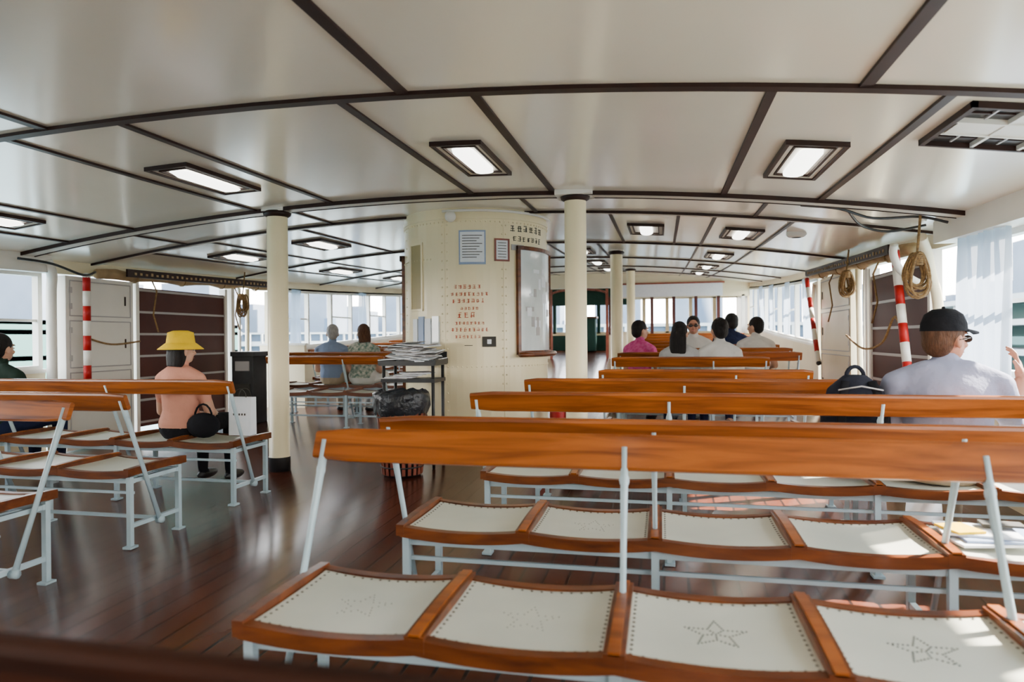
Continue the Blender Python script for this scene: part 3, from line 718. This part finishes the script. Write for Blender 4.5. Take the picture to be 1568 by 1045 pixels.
person('seated_man_in_cap',1.33,3.66,face=-.12,sc=1.03,shirt='tgrey',pants='khaki',skin='skin',hairc='hair_b',headyaw=-.95,lean=.06,fat=1.17,raise_r=True,hat='cap',glasses=True,sleeve=.7,drop=.06)
person('seated_woman_in_sun_hat',-3.40,4.30,sc=.92,shirt='peach',pants='blackc',skin='skin_l',hair='bob',hat='bucket',fem=True,headyaw=-.5)
person('seated_person_in_dark_jacket',-4.98,4.28,sc=.95,shirt='dkgreen',pants='navy',skin='skin_l',sleeve=1.0)
person('seated_elderly_man',-4.36,8.53,sc=1.0,shirt='ltblue',pants='khaki',skin='skin_l',hairc='hair_g',headyaw=.5,lean=.1,fat=1.1)
person('seated_woman_with_brown_hair',-3.93,8.53,sc=1.0,shirt='floral',pants='wht',skin='skin_l',hair='bob',hairc='hair_b',headyaw=.9,fem=True,fat=1.12,raise_l=False)
person('seated_passenger',-3.50,10.43,sc=.97,shirt='peach',hairc='hair_b',fem=True)
person('seated_woman_in_pink',-.26,8.18,face=-.5,sc=1.0,shirt='pink',pants='pink',skin='skin_l',fem=True,headyaw=-.5,hair='short')
person('seated_woman_with_long_hair',.18,7.22,sc=.98,shirt='lgrey',pants='navy',skin='skin_l',hair='long',fem=True,headyaw=-.3)
person('seated_woman_with_bun',.57,7.22,sc=1.02,shirt='wht',pants='navy',skin='skin_l',hair='bun',fem=True,headyaw=.3)
person('seated_man_with_glasses',.40,9.15,sc=1.05,shirt='wht',pants='navy',skin='skin',headyaw=.2,glasses=True,face=2.9)
person('seated_man',.95,10.08,sc=1.08,shirt='navy',headyaw=.6)
person('seated_man_in_white_shirt',1.16,9.12,sc=1.02,shirt='wht',headyaw=.9,skin='skin_l')
# backpack
b=MB(); c=V((.93,3.66,.44+S(3.66)))
b.tube([c+V((0,0,0)),c+V((0,0,.05)),c+V((0,0,.28)),c+V((0,0,.42)),c+V((0,0,.49))],[(.13,.08),(.16,.10),(.16,.10),(.13,.08),(.05,.04)],'pack',seg=20,side=(1,0,0))
b.ell(c+V((0,-.09,.17)),(.12,.05,.13),'pack'); b.ell(c+V((-.14,0,.14)),(.05,.07,.12),'pack'); b.ell(c+V((.14,0,.14)),(.05,.07,.12),'pack'); b.ell(c+V((0,-.06,.38)),(.11,.05,.06),'pack')
vf=solid(b,.012,2); b=MB(); place(b,vf,lambda c:'pack')
b.tube([c+V((.04*math.cos(t),-.0,.48+.05*math.sin(t))) for t in [k*math.pi/8 for k in range(9)]],.01,'pack')
for s_ in(-1,1): b.tube([c+V((s_*.06,-.06,.46)),c+V((s_*.09,-.13,.35)),c+V((s_*.10,-.14,.2)),c+V((s_*.09,-.09,.05))],[(.022,.006)]*4,'blackc',side=(1,0,0))
b.tube([c+V((-.1,-.10,.42)),c+V((0,-.115,.44)),c+V((.1,-.10,.42))],.004,'grey',seg=6); b.build('backpack',c)
# handbag + tote
b=MB(); c=V((-3.17,4.24,.44+S(4.2))); b.ell(c+V((0,0,.08)),(.13,.06,.09),'blackc'); b.tube([c+V((.07*math.cos(t),0,.13+.10*math.sin(t))) for t in [k*math.pi/8 for k in range(9)]],.007,'blackc'); b.build('handbag',c)
b=MB(); c=V((-2.94,4.36,.44+S(4.3))); b.hexa([c+V(p) for p in((-.085,-.04,0),(.085,-.04,0),(.085,.04,0),(-.085,.04,0),(-.09,-.03,.27),(.09,-.03,.27),(.09,.03,.27),(-.09,.03,.27))],'paper')
for s_ in(-.03,.03): b.tube([c+V((.05*math.cos(t),s_,.27+.06*math.sin(t))) for t in [k*math.pi/8 for k in range(9)]],.003,'ink',seg=6)
for k in range(5): b.box(c+V((-.045+.022*k,-.0385,.15)),(.010,.002,.014),'ink')
b.build('paper_bag',c)
# book & leaflets on bench
b=MB(); c=V((1.10,2.66,.44)); 
for k,(dx,dy,a,m_,w,h) in enumerate(((.0,0,.2,'paper',.30,.21),(.02,.0,.05,'paperb',.26,.19),(-.03,.02,-.15,'paper',.24,.17),(-.09,.0,.3,'yellow',.10,.12),(.06,.05,-.1,'ink',.13,.065))):
    b.box(c+V((dx,dy,.004+k*.009)),(w,h,.008),m_,rz(a))
b.build('leaflets',c)
# ------------------------------------------------------------------ exterior
M['sea']=mat('sea_water',(.08,.14,.15),(.12,.19,.19),.3,.25,bump=.4,bscale=1.2)
M['bld']=mat('tower_concrete',(.14,.16,.19),(.11,.13,.16),.05,.8,spec=.1); M['bldw']=mat('tower_glass',(.05,.07,.095),rough=.7,spec=.1); M['pier']=mat('pier_white',(.30,.31,.30),rough=.7); M['pierg']=mat('pier_green',(.018,.075,.065),rough=.6)
b=MB(); b.add([(-900,-900,-5),(900,-900,-5),(900,900,-5),(-900,900,-5)],[(0,1,2,3)],'sea'); b.build('sea')
random.seed(11)
def tower(x,y,w,d,h):
    b=MB(); b.b2(x-w/2,x+w/2,y-d/2,y+d/2,-5,h,'bld'); fl=int((h+5)/5)
    for k in range(fl):
        z=-3+k*5; b.b2(x-w/2-.3,x+w/2+.3,y-d/2-.3,y+d/2+.3,z,z+2.2,'bldw')
    for k in range(5):
        xx=x-w/2+w*k/4; b.b2(xx-.8,xx+.8,y-d/2-.6,y+d/2+.6,-5,h,'bld')
        yy=y-d/2+d*k/4; b.b2(x-w/2-.6,x+w/2+.6,yy-.8,yy+.8,-5,h,'bld')
    b.b2(x-w/4,x+w/4,y-d/4,y+d/4,h,h+5,'bld')
    b.build('office_tower',(x,y,-5))
for k in range(13): tower(-330+random.uniform(-30,30),60+k*55,random.uniform(26,40),random.uniform(26,40),random.uniform(12,60))
for k in range(8): tower(-250+k*70,640+random.uniform(-20,20),40,30,random.uniform(25,80))
for k in range(9): tower(260+random.uniform(-20,20),90+k*60,36,34,random.uniform(12,70))
def pier(x,y0,y1,h,nm):
    b=MB(); b.b2(x,x+14,y0,y1,-5,-3.2,'bld'); n=int((y1-y0)/5)
    for k in range(n+1): y=y0+(y1-y0)*k/n; b.b2(x,x+.6,y-.3,y+.3,-3.2,h,'pier'); 
    for z in (-.2,2.4,h): b.b2(x-.5,x+14,y0-.5,y1+.5,z-.5,z,'pier')
    b.b2(x+4,x+14,y0,y1,-3.2,h,'pierg'); b.b2(x-.1,x,y0,y1,.2,.9,'pierg'); b.build(nm,(x,(y0+y1)/2,-5))
pier(30,20,95,4.6,'ferry_pier'); pier(-75,28,90,3.4,'ferry_pier')
def ship(x,y,L_,W2,ang_):
    b=MB(); R=rz(ang_)
    def P(u,v,z): q=R@V((u*L_/2,v*W2/2,0)); return (x+q.x,y+q.y,z)
    out=[(-1,-.35),(-.85,-.8),(-.5,-1),(.5,-1),(.85,-.8),(1,-.35),(1,.35),(.85,.8),(.5,1),(-.5,1),(-.85,.8),(-1,.35)]
    def slab(k0,k1,z0,z1,m):
        n=len(out); vs=[P(u*k0,v*k0,z0) for u,v in out]+[P(u*k1,v*k1,z1) for u,v in out]
        b.add(vs,[tuple(range(n-1,-1,-1)),tuple(range(n,2*n))]+[(i,(i+1)%n,n+(i+1)%n,n+i) for i in range(n)],m)
    slab(.93,1,-5.2,-2.4,'pierg'); slab(.98,.98,-2.4,-1.4,'pier'); slab(.9,.9,-1.4,.1,'bldw'); slab(.98,.98,.1,.9,'pier'); slab(.86,.86,.9,2.2,'bldw'); slab(.92,.92,2.2,2.5,'pier')
    for k in range(15):
        for v in(-.9,.9): q=P(-.8+1.6*k/14,v*.98,0); b.b2(q[0]-.15,q[0]+.15,q[1]-.15,q[1]+.15,-1.4,2.3,'pier')
    q=P(0,0,0); b.lathe((q[0],q[1],0),[(1.3,2.5),(1.1,5.2),(0,5.2)],'bldw',16)
    b.build('moored_ferry',(x,y,-5))
ship(4,75,36,9,.15); ship(-62,120,36,9,.6); ship(95,110,40,10,1.2)
# ------------------------------------------------------------------ light
w=bpy.data.worlds.new('sky'); bpy.context.scene.world=w; w.use_nodes=True; N=w.node_tree.nodes; L=w.node_tree.links; bg=N['Background']
tc=N.new('ShaderNodeTexCoord'); sx=N.new('ShaderNodeSeparateXYZ'); cr=N.new('ShaderNodeValToRGB'); L.new(tc.outputs['Generated'],sx.inputs[0]); L.new(sx.outputs['Z'],cr.inputs[0]); L.new(cr.outputs[0],bg.inputs[0])
cr.color_ramp.elements[0].color=(1,.965,.90,1); cr.color_ramp.elements[0].position=0; cr.color_ramp.elements[1].color=(.50,.70,1,1); cr.color_ramp.elements[1].position=.9
bg.inputs[1].default_value=18.5
sun=bpy.data.lights.new('sun','SUN'); sun.energy=75; sun.angle=.012; sun.color=(1,.91,.78); so=bpy.data.objects.new('sun',sun); bpy.context.scene.collection.objects.link(so)
so.rotation_euler=V((-.73,-.38,-.59)).to_track_quat('-Z','Y').to_euler()
# ------------------------------------------------------------------ camera
cam=bpy.data.cameras.new('camera'); co=bpy.data.objects.new('camera',cam); bpy.context.scene.collection.objects.link(co)
cam.sensor_width=36; cam.lens=24; cam.clip_end=3000; cam.clip_start=.05
R=Matrix.Rotation(math.radians(12.4),4,'Z')@Matrix.Rotation(math.radians(90-.25),4,'X')@Matrix.Rotation(math.radians(-.5),4,'Z')
co.matrix_world=Matrix.Translation((0,0,1.15))@R
cam.dof.use_dof=True; cam.dof.focus_distance=4.6; cam.dof.aperture_fstop=2.4
bpy.context.scene.camera=co
